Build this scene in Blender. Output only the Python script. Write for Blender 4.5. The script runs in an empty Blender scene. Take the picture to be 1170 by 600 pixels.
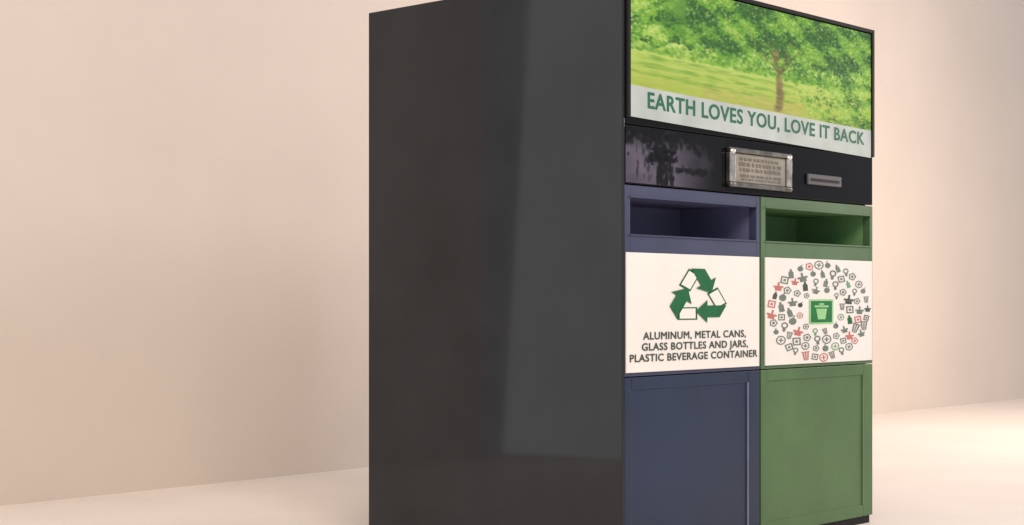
import bpy, bmesh, math, random
import numpy as np
from mathutils import Vector
random.seed(7)
S = bpy.context.scene
COL = S.collection
S.view_settings.view_transform = 'Standard'; S.view_settings.look = 'None'; S.view_settings.exposure = 0

W, D, H = 1.5585, 1.17, 1.9
OX, OY = W/2, D/2

def lin(r, g, b):
    f = lambda c: (c/255/12.92) if c/255 <= .04045 else ((c/255+.055)/1.055)**2.4
    return (f(r), f(g), f(b))

# ---------------------------------------------------------------- materials
def mat(name, col, rough=.5, spec=.5, metal=0, var=.08, scale=6, bump=0, bscale=60, rvar=.0):
    m = bpy.data.materials.new(name); m.use_nodes = True
    nt = m.node_tree; N = nt.nodes; Lk = nt.links
    p = N['Principled BSDF']
    p.inputs['Metallic'].default_value = metal
    p.inputs['Specular IOR Level'].default_value = spec
    tc = N.new('ShaderNodeTexCoord')
    no = N.new('ShaderNodeTexNoise'); no.inputs['Scale'].default_value = scale
    no.inputs['Detail'].default_value = 5; no.inputs['Roughness'].default_value = .6
    Lk.new(tc.outputs['Object'], no.inputs['Vector'])
    mr = N.new('ShaderNodeMapRange')
    mr.inputs['From Min'].default_value = .3; mr.inputs['From Max'].default_value = .7
    mr.inputs['To Min'].default_value = 1-var; mr.inputs['To Max'].default_value = 1+var
    Lk.new(no.outputs['Fac'], mr.inputs['Value'])
    mx = N.new('ShaderNodeVectorMath'); mx.operation = 'SCALE'
    mx.inputs[0].default_value = col
    Lk.new(mr.outputs['Result'], mx.inputs['Scale'])
    Lk.new(mx.outputs['Vector'], p.inputs['Base Color'])
    mr2 = N.new('ShaderNodeMapRange')
    mr2.inputs['From Min'].default_value = .3; mr2.inputs['From Max'].default_value = .7
    mr2.inputs['To Min'].default_value = max(0, rough-rvar); mr2.inputs['To Max'].default_value = rough+rvar
    Lk.new(no.outputs['Fac'], mr2.inputs['Value']); Lk.new(mr2.outputs['Result'], p.inputs['Roughness'])
    if bump:
        n2 = N.new('ShaderNodeTexNoise'); n2.inputs['Scale'].default_value = bscale; n2.inputs['Detail'].default_value = 4
        Lk.new(tc.outputs['Object'], n2.inputs['Vector'])
        b = N.new('ShaderNodeBump'); b.inputs['Strength'].default_value = bump; b.inputs['Distance'].default_value = .01
        Lk.new(n2.outputs['Fac'], b.inputs['Height']); Lk.new(b.outputs['Normal'], p.inputs['Normal'])
    return m

M = {}
M['wall'] = mat('beige_plaster', (.69,.60,.525), .85, .3, var=.035, scale=.9, bump=.05, bscale=25)
M['floor'] = mat('pale_floor', (.91,.81,.72), .6, .35, var=.04, scale=1.2, bump=.03, bscale=18, rvar=.06)
M['cab'] = mat('charcoal_metal', (.0255,.0262,.0285), .055, .22, var=.14, scale=3, rvar=.015)
M['black'] = mat('gloss_black', (.004,.004,.005), .12, .12, var=.1)
M['matte_black'] = mat('matte_black', (.006,.006,.007), .5, .2, var=.1)
M['blue_frame'] = mat('indigo_paint', (.044,.053,.108), .4, .4, var=.12, scale=4, bump=.04, bscale=90, rvar=.05)
M['blue_door'] = mat('slate_blue_paint', (.012,.024,.058), .33, .35, var=.24, scale=2.5, bump=.04, bscale=90, rvar=.06)
M['blue_in'] = mat('indigo_lining', (.15,.155,.265), .55, .4, var=.12)
M['green_frame'] = mat('leaf_green_paint', (.078,.148,.068), .4, .4, var=.12, scale=4, bump=.04, bscale=90, rvar=.05)
M['green_door'] = mat('moss_green_paint', (.070,.140,.052), .33, .35, var=.22, scale=2.2, bump=.04, bscale=90, rvar=.06)
M['green_in'] = mat('green_lining', (.16,.31,.14), .55, .3, var=.12)
M['card'] = mat('white_card', (.83,.79,.73), .45, .4, var=.03)
M['ink_green'] = mat('green_ink', lin(14,98,56), .5, .3, var=.12, scale=30)
M['ink_badge'] = mat('badge_green_ink', lin(20,112,58), .5, .3, var=.12, scale=30)
M['ink_light'] = mat('light_green_ink', lin(150,204,140), .5, .3, var=.1)
M['ink_mid'] = mat('mid_green_ink', lin(112,160,118), .5, .3, var=.1)
M['ink_dark'] = mat('dark_ink', lin(62,74,68), .5, .3, var=.2, scale=30)
M['ink_grey'] = mat('grey_green_ink', lin(108,120,112), .5, .3, var=.25, scale=25)
M['ink_red'] = mat('red_ink', lin(192,112,104), .5, .3)
M['ink_teal'] = mat('teal_ink', lin(32,98,76), .5, .3, var=.1, scale=20)
M['steel'] = mat('brushed_steel', (.18,.172,.16), .36, .5, metal=1, var=.35, scale=25, rvar=.08)
M['bracket'] = mat('pale_steel', (.42,.405,.38), .34, .5, metal=1, var=.3, scale=25, rvar=.08)
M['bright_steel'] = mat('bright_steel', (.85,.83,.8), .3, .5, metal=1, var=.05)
M['lcd'] = mat('lcd_glass', lin(146,140,127), .25, .4, var=.25, scale=12)
M['lcd_ink'] = mat('lcd_segments', lin(104,98,88), .4, .3)
M['slot'] = mat('grey_plastic', lin(82,80,86), .4, .4, var=.1)
M['pale_edge'] = mat('pale_edging', (.15,.17,.26), .35, .5, var=.2, scale=9)
M['pale_green_edge'] = mat('pale_green_edging', (.10,.17,.08), .35, .5, var=.2, scale=9)

def paint_mat(name, strength, base, rough, spec):
    m = bpy.data.materials.new(name); m.use_nodes = True; nt = m.node_tree; p = nt.nodes['Principled BSDF']
    ca = nt.nodes.new('ShaderNodeVertexColor'); ca.layer_name = 'picture'
    p.inputs['Roughness'].default_value = rough; p.inputs['Specular IOR Level'].default_value = spec
    if strength:
        p.inputs['Base Color'].default_value = base
        nt.links.new(ca.outputs['Color'], p.inputs['Emission Color']); p.inputs['Emission Strength'].default_value = strength
    else:
        nt.links.new(ca.outputs['Color'], p.inputs['Base Color'])
    return m

# ---------------------------------------------------------------- mesh helpers
def box(bm, x0, x1, y0, y1, z0, z1, bev=0):
    r = bmesh.ops.create_cube(bm, size=1)
    vs = r['verts']
    for v in vs:
        v.co = Vector((x0+(v.co.x+.5)*(x1-x0), y0+(v.co.y+.5)*(y1-y0), z0+(v.co.z+.5)*(z1-z0)))
    if bev:
        es = list({e for v in vs for e in v.link_edges})
        bmesh.ops.bevel(bm, geom=es, offset=bev, segments=2, affect='EDGES', profile=.5)

def link(name, me, m, parent=None):
    o = bpy.data.objects.new(name, me); COL.objects.link(o)
    if m: me.materials.append(m)
    if parent: o.parent = parent
    return o

def build(name, bm, m, parent=None, shift=True):
    if shift:
        for v in bm.verts: v.co.x -= OX; v.co.y -= OY
    me = bpy.data.meshes.new(name); bm.to_mesh(me); bm.free()
    return link(name, me, m, parent)

def boxes(name, lst, m, parent, bev=.003):
    bm = bmesh.new()
    for b in lst: box(bm, *b, bev=bev)
    return build(name, bm, m, parent)

def flat_layers(name, layers, mats, parent):
    """layers: list of (polygon, y, material index)"""
    bm = bmesh.new()
    for p, y, mi in layers:
        a = sum(p[i][0]*p[(i+1) % len(p)][1]-p[(i+1) % len(p)][0]*p[i][1] for i in range(len(p)))
        if a < 0: p = p[::-1]
        f = bm.faces.new([bm.verts.new((q[0], y, q[1])) for q in p]); f.material_index = mi
    o = build(name, bm, mats[0], parent)
    for m in mats[1:]: o.data.materials.append(m)
    return o
def flat(name, polys, y, m, parent): return flat_layers(name, [(p, y, 0) for p in polys], [m], parent)

def text_mesh(s):
    cu = bpy.data.curves.new('lettering', 'FONT'); cu.body = s; cu.size = 1; cu.resolution_u = 3
    cu.space_character = 1.07
    o = bpy.data.objects.new('lettering', cu); COL.objects.link(o)
    dg = bpy.context.evaluated_depsgraph_get(); dg.update()
    me = bpy.data.meshes.new_from_object(o.evaluated_get(dg))
    bpy.data.objects.remove(o); bpy.data.curves.remove(cu)
    return me

def text(name, s, x0, x1, z, cap, y, m, parent, slope=0, bold=.02, fade=0):
    """one line of lettering; its weight comes from slightly shifted layers of the same outline"""
    src = text_mesh(s)
    co_ = [(v.co.x, v.co.y) for v in src.vertices]; fc = [tuple(p.vertices) for p in src.polygons]
    bpy.data.meshes.remove(src)
    a = min(c[0] for c in co_); b = max(c[0] for c in co_); n = len(co_)
    vs = []; fs = []
    for k, (sx, sy) in enumerate(((0,0), (-1,0), (1,0), (0,-.7), (0,.7), (-.7,.5), (.7,-.5), (-.7,-.5), (.7,.5))):
        for cx_, cy_ in co_:
            X_ = cx_+sx*bold; Y_ = cy_+sy*bold
            t = (X_-a)/(b-a); X = x0+t*(x1-x0)
            vs.append((X-OX, y-k*3e-5-OY, z+Y_/.70*cap*(1-fade*t)+slope*(X-x0)))
        fs += [tuple(i+k*n for i in f) for f in fc]
    me = bpy.data.meshes.new(name); me.from_pydata(vs, [], fs); me.update()
    return link(name, me, m, parent)

class Canvas:
    def __init__(s, nx, nz):
        s.nx, s.nz = nx, nz
        s.X, s.T = np.meshgrid((np.arange(nx)+.5)/nx, (np.arange(nz)+.5)/nz)
        s.img = np.zeros((nz, nx, 3))
    def dab(s, cx, cz, rx, rz, c, al=.8, rot=0, soft=2.5):
        x0 = max(0, int((cx-rx*1.6-rz)*s.nx)); x1 = min(s.nx, int((cx+rx*1.6+rz)*s.nx)+2)
        z0 = max(0, int((cz-rz*1.6-rx)*s.nz)); z1 = min(s.nz, int((cz+rz*1.6+rx)*s.nz)+2)
        if x1 <= x0 or z1 <= z0: return
        dx = (s.X[z0:z1, x0:x1]-cx)/rx; dz = (s.T[z0:z1, x0:x1]-cz)/rz
        ca, sa = math.cos(rot), math.sin(rot)
        e = (dx*ca+dz*sa)**2+(-dx*sa+dz*ca)**2
        k = np.clip((1.15-e)*soft, 0, 1)*al
        s.img[z0:z1, x0:x1] = s.img[z0:z1, x0:x1]*(1-k[..., None])+np.array(c)*k[..., None]
    def blur(s, n):
        for _ in range(n):
            p = np.pad(s.img, ((1,1), (1,1), (0,0)), mode='edge')
            s.img = (p[1:-1, 1:-1]*2+p[:-2, 1:-1]+p[2:, 1:-1]+p[1:-1, :-2]+p[1:-1, 2:])/6
    def sheet(s, name, x0, x1, bot, top, y, m, parent):
        im = np.clip(s.img, 0, 255)/255
        li = np.where(im <= .04045, im/12.92, ((im+.055)/1.055)**2.4)
        vs = []; fs = []
        for j in range(s.nz+1):
            for i in range(s.nx+1):
                x = x0+(x1-x0)*i/s.nx; b = bot(x)
                vs.append((x-OX, y-OY, b+(top-b)*j/s.nz))
        for j in range(s.nz):
            for i in range(s.nx):
                a = j*(s.nx+1)+i; fs.append((a, a+1, a+s.nx+2, a+s.nx+1))
        me = bpy.data.meshes.new(name); me.from_pydata(vs, [], fs)
        at = me.color_attributes.new('picture', 'FLOAT_COLOR', 'CORNER')
        c = np.ones((s.nz*s.nx, 4, 4), dtype=np.float32); c[:, :, :3] = li.reshape(-1, 1, 3)
        at.data.foreach_set('color', c.ravel())
        return link(name, me, m, parent)

# ---------------------------------------------------------------- setting
def sheet(name, verts, m):
    me = bpy.data.meshes.new(name); me.from_pydata(verts, [], [list(range(len(verts)))]); me.update()
    o = link(name, me, m); o['kind'] = 'structure'; return o
wd = Vector((.668, .744, 0)); wn = Vector((.744, -.668, 0)); A = Vector((-2.136, 6.65, 0))
w0 = A - wd*2.05; w1 = A + wd*17
bm = bmesh.new()
q = [w0, w1, w1-wn*.15, w0-wn*.15]
lo = [bm.verts.new(p) for p in q]; hi = [bm.verts.new(p+Vector((0,0,6))) for p in q]
for i in range(4): bm.faces.new((lo[i], lo[(i+1) % 4], hi[(i+1) % 4], hi[i]))
bm.faces.new(hi); bm.faces.new(lo[::-1])
bmesh.ops.recalc_face_normals(bm, faces=bm.faces[:])
wall = build('wall', bm, M['wall'], None, shift=False); wall['kind'] = 'structure'
wall['label'] = 'plain beige wall behind the recycling machine'
fl = sheet('floor', [(-3.6,-3,0), (16,-3,0), (16,22,0), (-3.6,22,0)], M['floor'])
fl['label'] = 'pale smooth floor under the recycling machine'

# ---------------------------------------------------------------- machine
root = bpy.data.objects.new('recycling_machine', None); COL.objects.link(root)
ang = math.radians(47.82)
root.rotation_euler = (0, 0, ang)
root.location = (.346+OX*math.cos(ang)-OY*math.sin(ang), 5.0+OX*math.sin(ang)+OY*math.cos(ang), 0)
root['label'] = 'tall dark grey recycling machine with a screen and blue and green bin fronts'
root['category'] = 'recycling machine'

F = .03; XL = .0125
boxes('cabinet', [(0,.012,-.001,D,0,H), (W-.012,W,F,D,0,H), (.012,W-.012,F,D-.03,H-.03,H-.001), (.012,W-.012,D-.03,D-.001,0.01,H-.03),
                  (.012,W-.012,F,D-.03,.01,.05), (W/2-.012,W/2+.012,.045,D-.03,.05,1.21), (.012,W-.012,F+.015,D-.03,1.21,1.225)], M['cab'], root, bev=.003)
zb = 1.412
boxes('screen_bezel', [(XL,W,0,F,zb,H)], M['black'], root, bev=.003)
boxes('screen_trim', [(0.013,W-.004,-.012,-.001,H-.016,H-.002), (.013,.030,-.012,-.001,zb+.02,H-.017), (W-.022,W-.004,-.012,-.001,zb-.004,H-.017)], M['matte_black'], root, bev=.002)

R = random.random; U = random.uniform
def pick(cs):
    c = random.choice(cs); j = U(-14, 14); return (c[0]+j, c[1]+j, c[2]+j*.6)
# the picture shown on the screen
cv = Canvas(460, 200); dab = cv.dab
def mixc(a, b, k): return np.array(a)*(1-k)[..., None]+np.array(b)*k[..., None]
cv.img[:] = mixc((178,190,72), (206,226,118), np.clip(cv.T*2.2, 0, 1))
LIGHT = [(182,212,92), (168,204,76), (206,226,134), (156,194,62)]
MID = [(100,158,42), (114,170,50), (86,144,38), (130,182,58)]
DARK = [(44,94,26), (58,112,30), (34,76,24), (70,126,36)]
for i in range(500): dab(R(), U(0,.42), U(.012,.04), U(.006,.014), pick([(190,206,86), (172,196,72), (204,212,104), (156,190,66)]), .32, 0, 1.)
for i in range(170): dab(U(.26,.68), U(0,.13), U(.012,.04), U(.006,.014), pick([(198,186,96), (188,176,84), (204,194,108)]), .4, 0, 1.)
for zz, n in ((.13,60), (.21,70), (.28,60)):      # bands of shade across the lawn
    for i in range(n): dab(U(.0,.62), zz+random.gauss(0,.012), U(.015,.04), U(.005,.011), pick([(130,172,56), (114,158,50)]), .4, 0, 1.)
for i in range(900): dab(U(-.02,.9), .34+abs(random.gauss(0,.05)), U(.004,.013), U(.008,.022), pick(MID+LIGHT+DARK[3:]), .5, U(-1,1))
# left foliage, sunlit, hanging low at the far left
for i in range(46): dab(U(-.02,.42), U(.54,1.), U(.04,.08), U(.05,.1), pick(MID+DARK[3:]), .55, 0, .9)
for i in range(5200):
    x = U(-.02,.5); z = U(.38+.08*min(1, x/.2)+.03*math.sin(x*50), 1.02)
    k = math.sin(x*37+z*9)+math.sin(z*27-x*14+1)+.6*math.sin(x*90-z*44)+U(-.9,.9)
    dab(x, z, U(.0022,.007), U(.004,.014), pick(LIGHT if k > .9 else DARK if k < -.7 else MID), .75, U(-1.5,1.5))
# wide crown: soft mass first, then leaves
cl = [(U(.2,1.03), U(.54,1.02), U(.05,.10)) for i in range(64)]
for cx, cz, r in cl: dab(cx, cz, r, r*1.5, pick(DARK[1:2]+MID[2:3]+DARK[3:]), .5, 0, .7)
def crown(n, lo_):
    for i in range(n):
        px = U(.2,1.02); edge = lo_+.035*math.sin(px*26)+.025*math.sin(px*61+1)+U(-.03,.06)
        pz = edge+(1.02-edge)*R()**.9
        if pz < edge+.06 and R() < .5: continue
        k = math.sin(px*23+pz*7)+math.sin(pz*19-px*15)+.9*math.sin(px*55+pz*27)+.4*math.sin(px*120-pz*60)+U(-.8,.8)
        dab(px, pz, U(.002,.0068), U(.004,.013), pick(DARK if k < -.1 else MID[:2]+LIGHT[:2] if k > 1.5 else MID+LIGHT[3:] if k > .6 else MID+DARK[3:]), .75, U(-1.5,1.5))
crown(11000, .42)
# trunk and limbs, then more leaves hanging over them
for k in range(200):
    t = k/200; dab(.566+.010*math.sin(t*5)+U(-.007,.007), t*.60+.02, .017-.006*t, .016, pick([(150,130,78), (128,108,62), (170,150,94), (112,94,54)]), .4, 0, 1.)
for ex, ez in ((.43,.74), (.71,.78), (.65,.84), (.50,.86)):
    for k in range(60):
        t = k/60; dab(.570+(ex-.570)*t+.006*math.sin(t*9), .38+(ez-.38)*t, .006-.003*t, .012, pick([(104,92,50), (126,112,62)]), .5, 0, 1.2)
crown(3800, .56)
for i in range(260): dab(U(.3,.9), U(.36,.5), U(.003,.008), U(.008,.022), pick(MID+DARK[3:]), .6, U(-.5,.5))
for i in range(420): dab(U(.2,1), U(.48,1), U(.002,.005), U(.004,.010), pick([(210,228,160), (196,222,128)]), .65)
# lower right shrubs thinning out into the grass
for i in range(3000):
    s_ = 1.02-.40*R()**1.3; z = U(-.02, .46)
    dens = (s_-.63)/.32-.25*abs(z-.2)+.25*math.sin(s_*34+z*17)
    if R() > dens: continue
    k = math.sin(s_*44+z*10)+math.sin(z*31-s_*10)+.5*math.sin(s_*110+z*50)+U(-.9,.9)
    dab(s_, z, U(.0025,.008), U(.004,.013), pick(LIGHT+MID[3:] if k > .6 else DARK+MID[:1] if k < -.6 else MID), .6, U(-1.5,1.5))
cv.blur(2)
sx0, sx1, sz1 = .032, W-.024, H-.02
def bot(x): return 1.537-.018*x
screen = cv.sheet('screen', sx0, sx1, bot, sz1, -.006, paint_mat('lit_screen', .9, (.01,.01,.01,1), .2, .3), root)
mb = bpy.data.materials.new('lit_banner'); mb.use_nodes = True; nt = mb.node_tree; p = nt.nodes['Principled BSDF']
no = nt.nodes.new('ShaderNodeTexNoise'); no.inputs['Scale'].default_value = 8
cr = nt.nodes.new('ShaderNodeValToRGB'); cr.color_ramp.elements[0].color = lin(190,192,182)+(1,); cr.color_ramp.elements[1].color = lin(214,214,206)+(1,)
cr.color_ramp.elements[0].position = .3; cr.color_ramp.elements[1].position = .7
tc = nt.nodes.new('ShaderNodeTexCoord'); nt.links.new(tc.outputs['Object'], no.inputs['Vector'])
nt.links.new(no.outputs['Fac'], cr.inputs['Fac']); nt.links.new(cr.outputs['Color'], p.inputs['Emission Color'])
p.inputs['Emission Strength'].default_value = .88; p.inputs['Base Color'].default_value = (.02,.02,.02,1); p.inputs['Roughness'].default_value = .3
flat('banner', [[(sx0, 1.436), (sx1, 1.405), (sx1, bot(sx1)), (sx0, bot(sx0))]], -.0065, mb, screen)
text('lettering', 'EARTH LOVES YOU, LOVE IT BACK', .122, 1.478, 1.470, .051, -.0085, M['ink_teal'], screen, slope=-.0135, bold=.036, fade=.1)

# control strip; a sheet at its left carries a painted reflection of trees
cp = boxes('control_panel', [(XL,W,0,F,1.224,zb-.002)], M['black'], root, bev=.003)
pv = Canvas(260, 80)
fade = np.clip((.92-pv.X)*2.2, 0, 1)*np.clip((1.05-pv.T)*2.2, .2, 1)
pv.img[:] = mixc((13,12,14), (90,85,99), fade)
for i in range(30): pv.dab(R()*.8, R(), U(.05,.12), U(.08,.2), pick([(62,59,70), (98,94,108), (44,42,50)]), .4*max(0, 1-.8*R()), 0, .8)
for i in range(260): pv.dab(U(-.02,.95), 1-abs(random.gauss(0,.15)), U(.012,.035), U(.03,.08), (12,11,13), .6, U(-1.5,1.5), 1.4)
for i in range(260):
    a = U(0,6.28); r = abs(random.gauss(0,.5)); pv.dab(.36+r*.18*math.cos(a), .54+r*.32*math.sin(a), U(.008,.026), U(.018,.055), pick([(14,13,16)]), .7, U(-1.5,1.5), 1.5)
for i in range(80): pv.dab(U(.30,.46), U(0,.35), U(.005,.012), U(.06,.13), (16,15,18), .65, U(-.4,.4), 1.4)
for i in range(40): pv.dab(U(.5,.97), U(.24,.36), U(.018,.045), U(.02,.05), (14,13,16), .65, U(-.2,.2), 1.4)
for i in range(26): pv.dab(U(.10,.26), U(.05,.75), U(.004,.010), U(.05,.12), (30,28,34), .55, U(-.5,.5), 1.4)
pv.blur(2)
pv.sheet('painted_reflection', .015, .56, lambda x: 1.228, 1.406, -.0015, paint_mat('reflection_paint', 0, None, .15, .15), cp)
dx0, dx1, dz0, dz1 = .566, .955, 1.243, 1.378
disp = boxes('display', [(dx0+.034,dx1-.034,-.012,-.0005,dz0+.018,dz1-.018)], M['lcd'], root, bev=.002)
boxes('display_frame', [(dx0,dx1,-.020,-.001,dz1-.017,dz1), (dx0,dx1,-.020,-.001,dz0,dz0+.017)], M['steel'], disp, bev=.003)
for a, b in ((dx0,dx0+.033), (dx1-.033,dx1)):
    boxes('display_bracket', [(a,b,-.020,-.001,dz0+.0175,dz1-.0175)], M['bracket'], disp, bev=.003)
for x in (dx0+.017, dx1-.017):
    for z in (dz1-.013, dz0+.010):
        bm = bmesh.new(); bmesh.ops.create_uvsphere(bm, u_segments=12, v_segments=8, radius=1)
        for v in bm.verts: v.co = Vector((x+v.co.x*.013, -.020+v.co.y*.004, z+v.co.z*.008))
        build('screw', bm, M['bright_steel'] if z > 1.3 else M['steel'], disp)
segs = []
for zr, hh in ((1.337,.010), (1.318,.013), (1.300,.012), (1.281,.008), (1.270,.006)):
    x = .625+U(0,.02)
    while x < .885:
        wseg = U(.008,.024)
        segs.append([(x, zr), (x+wseg, zr), (x+wseg, zr+hh*U(.7,1)), (x, zr+hh)])
        x += wseg+U(.005,.013)
flat('display_segments', segs, -.0135, M['lcd_ink'], disp)
cs = boxes('card_slot', [(1.078,1.311,-.010,-.0005,1.279,1.318)], M['slot'], root, bev=.003)
flat('slot_opening', [[(1.095,1.292), (1.294,1.292), (1.294,1.302), (1.095,1.302)]], -.0112, M['matte_black'], cs)

# bin fronts
def bay(x0, x1, fm, dm, im, colour, lip):
    zt = 1.220; s0, s1, so, st = x0+.028, x1-.020, 1.066, 1.180
    fr = boxes('bin_front', [(x0,s0,0,F,.615,zt), (s1,x1,0,F,.615,zt), (s0,s1,0,F,st,zt), (s0,s1,0,F,.615,so)], fm, root, bev=.002)
    fr['label'] = colour+' bin front with a deposit slot'
    bm = bmesh.new(); d = .33; e = .004
    P = lambda x, y, z: bm.verts.new((x, y, z))
    a = [P(s0-e,F+.001,so-e), P(s1+e,F+.001,so-e), P(s1+e,F+.001,st+e), P(s0-e,F+.001,st+e)]
    b = [P(s0-e,d,so-e), P(s1+e,d,so-e), P(s1+e,d,st+e), P(s0-e,d,st+e)]
    for i in range(4): bm.faces.new((a[i], b[i], b[(i+1) % 4], a[(i+1) % 4]))
    bm.faces.new(b)
    build('deposit_slot', bm, im, fr)
    boxes('slot_lip', [(s0-.006,s1+.006,-.004,-.0005,st+.001,st+.006), (s0-.006,s1+.006,-.004,-.0005,so-.006,so-.001)], fm, fr, bev=.0015)
    z0, z1 = .03, .612; i0, i1, j0, j1 = x0+.036, x1-.07, .075, .572
    door = boxes('door', [(x0,i0,.0,F,z0,z1), (i1,x1,.0,F,z0,z1), (i0,i1,.0,F,j1,z1), (i0,i1,.0,F,z0,j0)], dm, root, bev=.002)
    door['label'] = colour+' lower door with a sunk panel'
    boxes('door_panel', [(i0-.001,i1+.001,.0035,F-.002,j0-.001,j1+.001)], dm, door, bev=0)
    boxes('door_edging', [(i1-.007,i1-.0005,-.0025,.0034,j0,j1)], lip, door, bev=.0015)
    return fr, door
bay(XL, .7745, M['blue_frame'], M['blue_door'], M['blue_in'], 'blue', M['pale_edge'])
bay(.784, W, M['green_frame'], M['green_door'], M['green_in'], 'green', M['pale_green_edge'])
boxes('plinth', [(XL,W-.01,.008,F-.001,.0,.028)], M['matte_black'], root, bev=.001)

# left sign
sg = boxes('sign', [(.014,.764,-.006,-.0005,.627,1.0075)], M['card'], root, bev=.001)
sg['label'] = 'white sign with a green recycling symbol and three lines of writing'
cx, cz, rx, rz = .397, .872, .168, .098
def rot(p, a):
    c, s = math.cos(a), math.sin(a); return (p[0]*c-p[1]*s, p[0]*s+p[1]*c)
def place(poly, a): return [(cx+rot(p, a)[0]*rx, cz+rot(p, a)[1]*rz-.006) for p in poly]
GR = [(-.30,.97), (.22,.97), (.433,.60), (.60,.69), (.45,.15), (-.08,.31), (.087,.40), (-.25,.97)]
LI = [(-.64,.40), (-.31,.97), (.05,.76), (-.27,.19)]
def inset(poly, k):
    mx_ = sum(p[0] for p in poly)/4; my_ = sum(p[1] for p in poly)/4
    return [(mx_+(p[0]-mx_)*k, my_+(p[1]-my_)*k) for p in poly]
for k in range(3):
    a = math.radians(120*k)
    flat_layers('symbol_arrow', [(place(LI, a), -.0072, 0), (place(inset(LI, .80), a), -.0080, 1), (place(GR, a), -.0088, 0)], [M['ink_green'], M['card']], sg)
text('lettering', 'ALUMINUM, METAL CANS,', .099, .677, .731, .0235, -.0075, M['ink_dark'], sg, bold=.027)
text('lettering', 'GLASS BOTTLES AND JARS,', .092, .690, .696, .0235, -.0075, M['ink_dark'], sg, bold=.027)
text('lettering', 'PLASTIC BEVERAGE CONTAINER', .030, .748, .661, .0235, -.0075, M['ink_dark'], sg, bold=.027)

# right sign
s2 = boxes('sign', [(.803,1.545,-.006,-.0005,.627,1.0075)], M['card'], root, bev=.001)
s2['label'] = 'white sign with a ring of small icons round a green square'
ex, ez, era, erz = 1.172, .817, .356, .181
def E(x, z): return (ex+x*era, ez+z*erz)
def ring(x, z, r, w, n=14):
    out = []
    for i in range(n):
        a, b = 6.2832*i/n, 6.2832*(i+1)/n
        out.append([E(x+r*math.cos(a), z+r*math.sin(a)), E(x+r*math.cos(b), z+r*math.sin(b)), E(x+(r-w)*math.cos(b), z+(r-w)*math.sin(b)), E(x+(r-w)*math.cos(a), z+(r-w)*math.sin(a))])
    return out
def disc(x, z, r, n=12): return [[E(x+r*math.cos(6.2832*i/n), z+r*math.sin(6.2832*i/n)) for i in range(n)]]
def poly(x, z, pts, a=0, s=1): return [E(x+rot(p, a)[0]*s, z+rot(p, a)[1]*s) for p in pts]
def rect(a, b, c, d): return [(a, c), (b, c), (b, d), (a, d)]
def icon(x, z, s, kind, a):
    Q = lambda *r: poly(x, z, rect(*r), a, s)
    G = lambda pts: poly(x, z, pts, a, s)
    if kind == 0: return ring(x, z, s, s*.22)+[Q(-.12,.12,-.5,.5), Q(-.5,-.15,-.1,.1), Q(.15,.5,-.1,.1)]
    if kind == 1: return [G([(-.5,-1), (.5,-1), (.5,.3), (.2,.6), (.2,1), (-.2,1), (-.2,.6), (-.5,.3)])]
    if kind == 2: return [Q(-.85,.85,.78,1), G([(-.7,.7), (-.5,-.9), (-.25,-.9), (-.4,.7)]), G([(.4,.7), (.25,-.9), (.5,-.9), (.7,.7)]), Q(-.12,.12,-.9,.7), Q(-.24,.24,-1,-.92)]
    if kind == 3: return ring(x, z, s*.9, s*.24, 5)+disc(x, z, s*.3, 8)
    if kind == 4: return [Q(-.8,.8,-.8,-.55), Q(-.8,.8,.55,.8), Q(-.8,-.55,-.54,.54), Q(.55,.8,-.54,.54), Q(-.25,.25,-.25,.25)]
    if kind == 5: return disc(x, z, s*.7)+[G([(-.1,.75), (.12,.75), (.4,1.15), (.15,1.15)])]
    if kind == 6: return ring(x, z+s*.3, s*.68, s*.26)+[Q(-.3,.3,-.85,-.4), Q(-.2,.2,-1.02,-.9)]
    return [Q(-1,1,-.18,.18), Q(-.18,.18,.22,1), Q(-.65,.65,-.85,-.24)]
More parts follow.
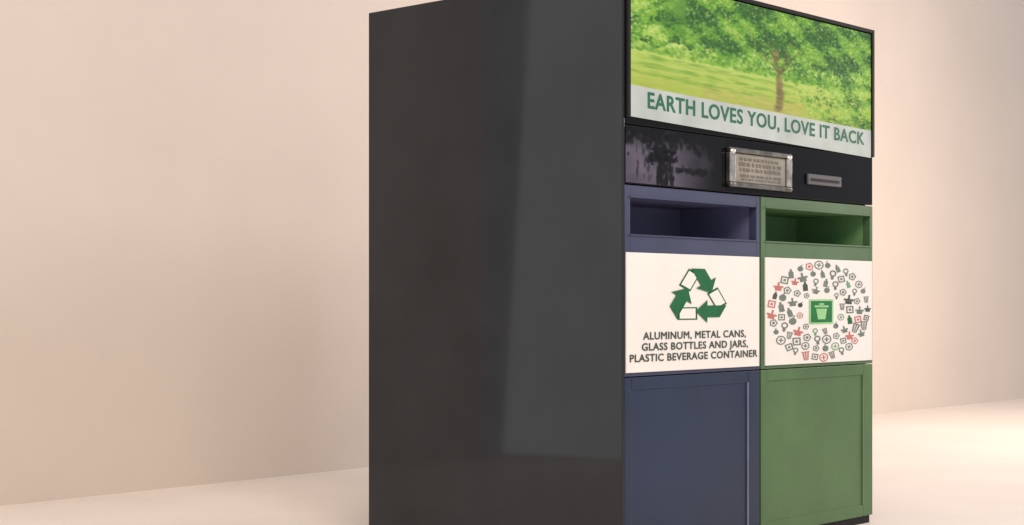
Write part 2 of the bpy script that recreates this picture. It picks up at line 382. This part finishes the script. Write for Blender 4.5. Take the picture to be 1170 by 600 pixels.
for rr, n, sz in ((.935,32,.080), (.765,25,.083), (.59,18,.088), (.425,12,.072)):
    for i in range(n):
        a = 6.2832*(i+U(-.1,.1))/n+rr*3; r2 = rr+U(-.016,.016); h = R()
        x, z = r2*math.cos(a), r2*math.sin(a)
        k = 'ink_grey' if h < .66 else 'ink_dark' if h < .78 else 'ink_mid' if h < .89 else 'ink_green' if h < .97 else 'ink_red'
        if -.55 < x < .05 and z < -.3 and R() < .2: k = 'ink_red'
        ps = icon(x, z, sz*U(.82,1.18), (i*3+int(rr*10)+random.randrange(2)) % 8, U(-.4,.4))
        flat_layers('icon', [(p_, -.0072-j*1e-5, 0) for j, p_ in enumerate(ps)], [M[k]], s2)
flat('badge', [rect(1.088,1.256,.770,.860)], -.0076, M['ink_light'], s2)
flat('badge_square', [rect(1.099,1.245,.776,.854)], -.0082, M['ink_badge'], s2)
flat('bin_icon', [[(1.145,.787), (1.197,.787), (1.209,.826), (1.133,.826)], rect(1.122,1.220,.831,.838), rect(1.154,1.188,.840,.846)], -.0088, M['ink_light'], s2)

# ---------------------------------------------------------------- light
w = bpy.data.worlds.new('World'); S.world = w; w.use_nodes = True
bg = w.node_tree.nodes['Background']; bg.inputs['Color'].default_value = (.90,.92,.98,1); bg.inputs['Strength'].default_value = .62
def area(name, loc, tgt, sx, sy, power, col, spread=180):
    l = bpy.data.lights.new(name, 'AREA'); l.shape = 'RECTANGLE'; l.size = sx; l.size_y = sy; l.energy = power; l.color = col
    l.spread = math.radians(spread)
    o = bpy.data.objects.new(name, l); COL.objects.link(o); o.location = loc
    o.rotation_euler = (Vector(tgt)-Vector(loc)).to_track_quat('-Z', 'Y').to_euler(); return o
area('key_lamp', (1.2,.4,5.0), (-.4,7.4,1.0), 3.2, 2.4, 250, (1,.83,.68))
area('added_warm_fill', (5.4,9.5,2.2), (1.2,9.6,0), 1.3, 1.0, 105, (1,.82,.68))  # unseen fill, added to brighten the right-hand floor and lower wall
area('added_cool_fill', (5.5,3.0,5.0), (3.4,12.5,3.2), 2.4, 2.0, 175, (.86,.88,1))  # added out of view to cool the upper right wall and light the fronts
sb = area('added_side_softbox', (-3.2,3.93,1.98), (0,3.93,1.98), 2.0, 4.0, 27, (.98,.99,1))  # unseen softbox, added so the dark side panel reflects a lighter band
sb.rotation_euler.rotate_axis('Z', math.radians(-3.4))

cam = bpy.data.cameras.new('Camera'); co = bpy.data.objects.new('Camera', cam); COL.objects.link(co)
co.location = (0,0,.851); co.rotation_euler = (math.pi/2,0,0)
cam.lens = 56.03; cam.sensor_width = 36; cam.shift_y = 45/1170; cam.clip_end = 200
S.camera = co
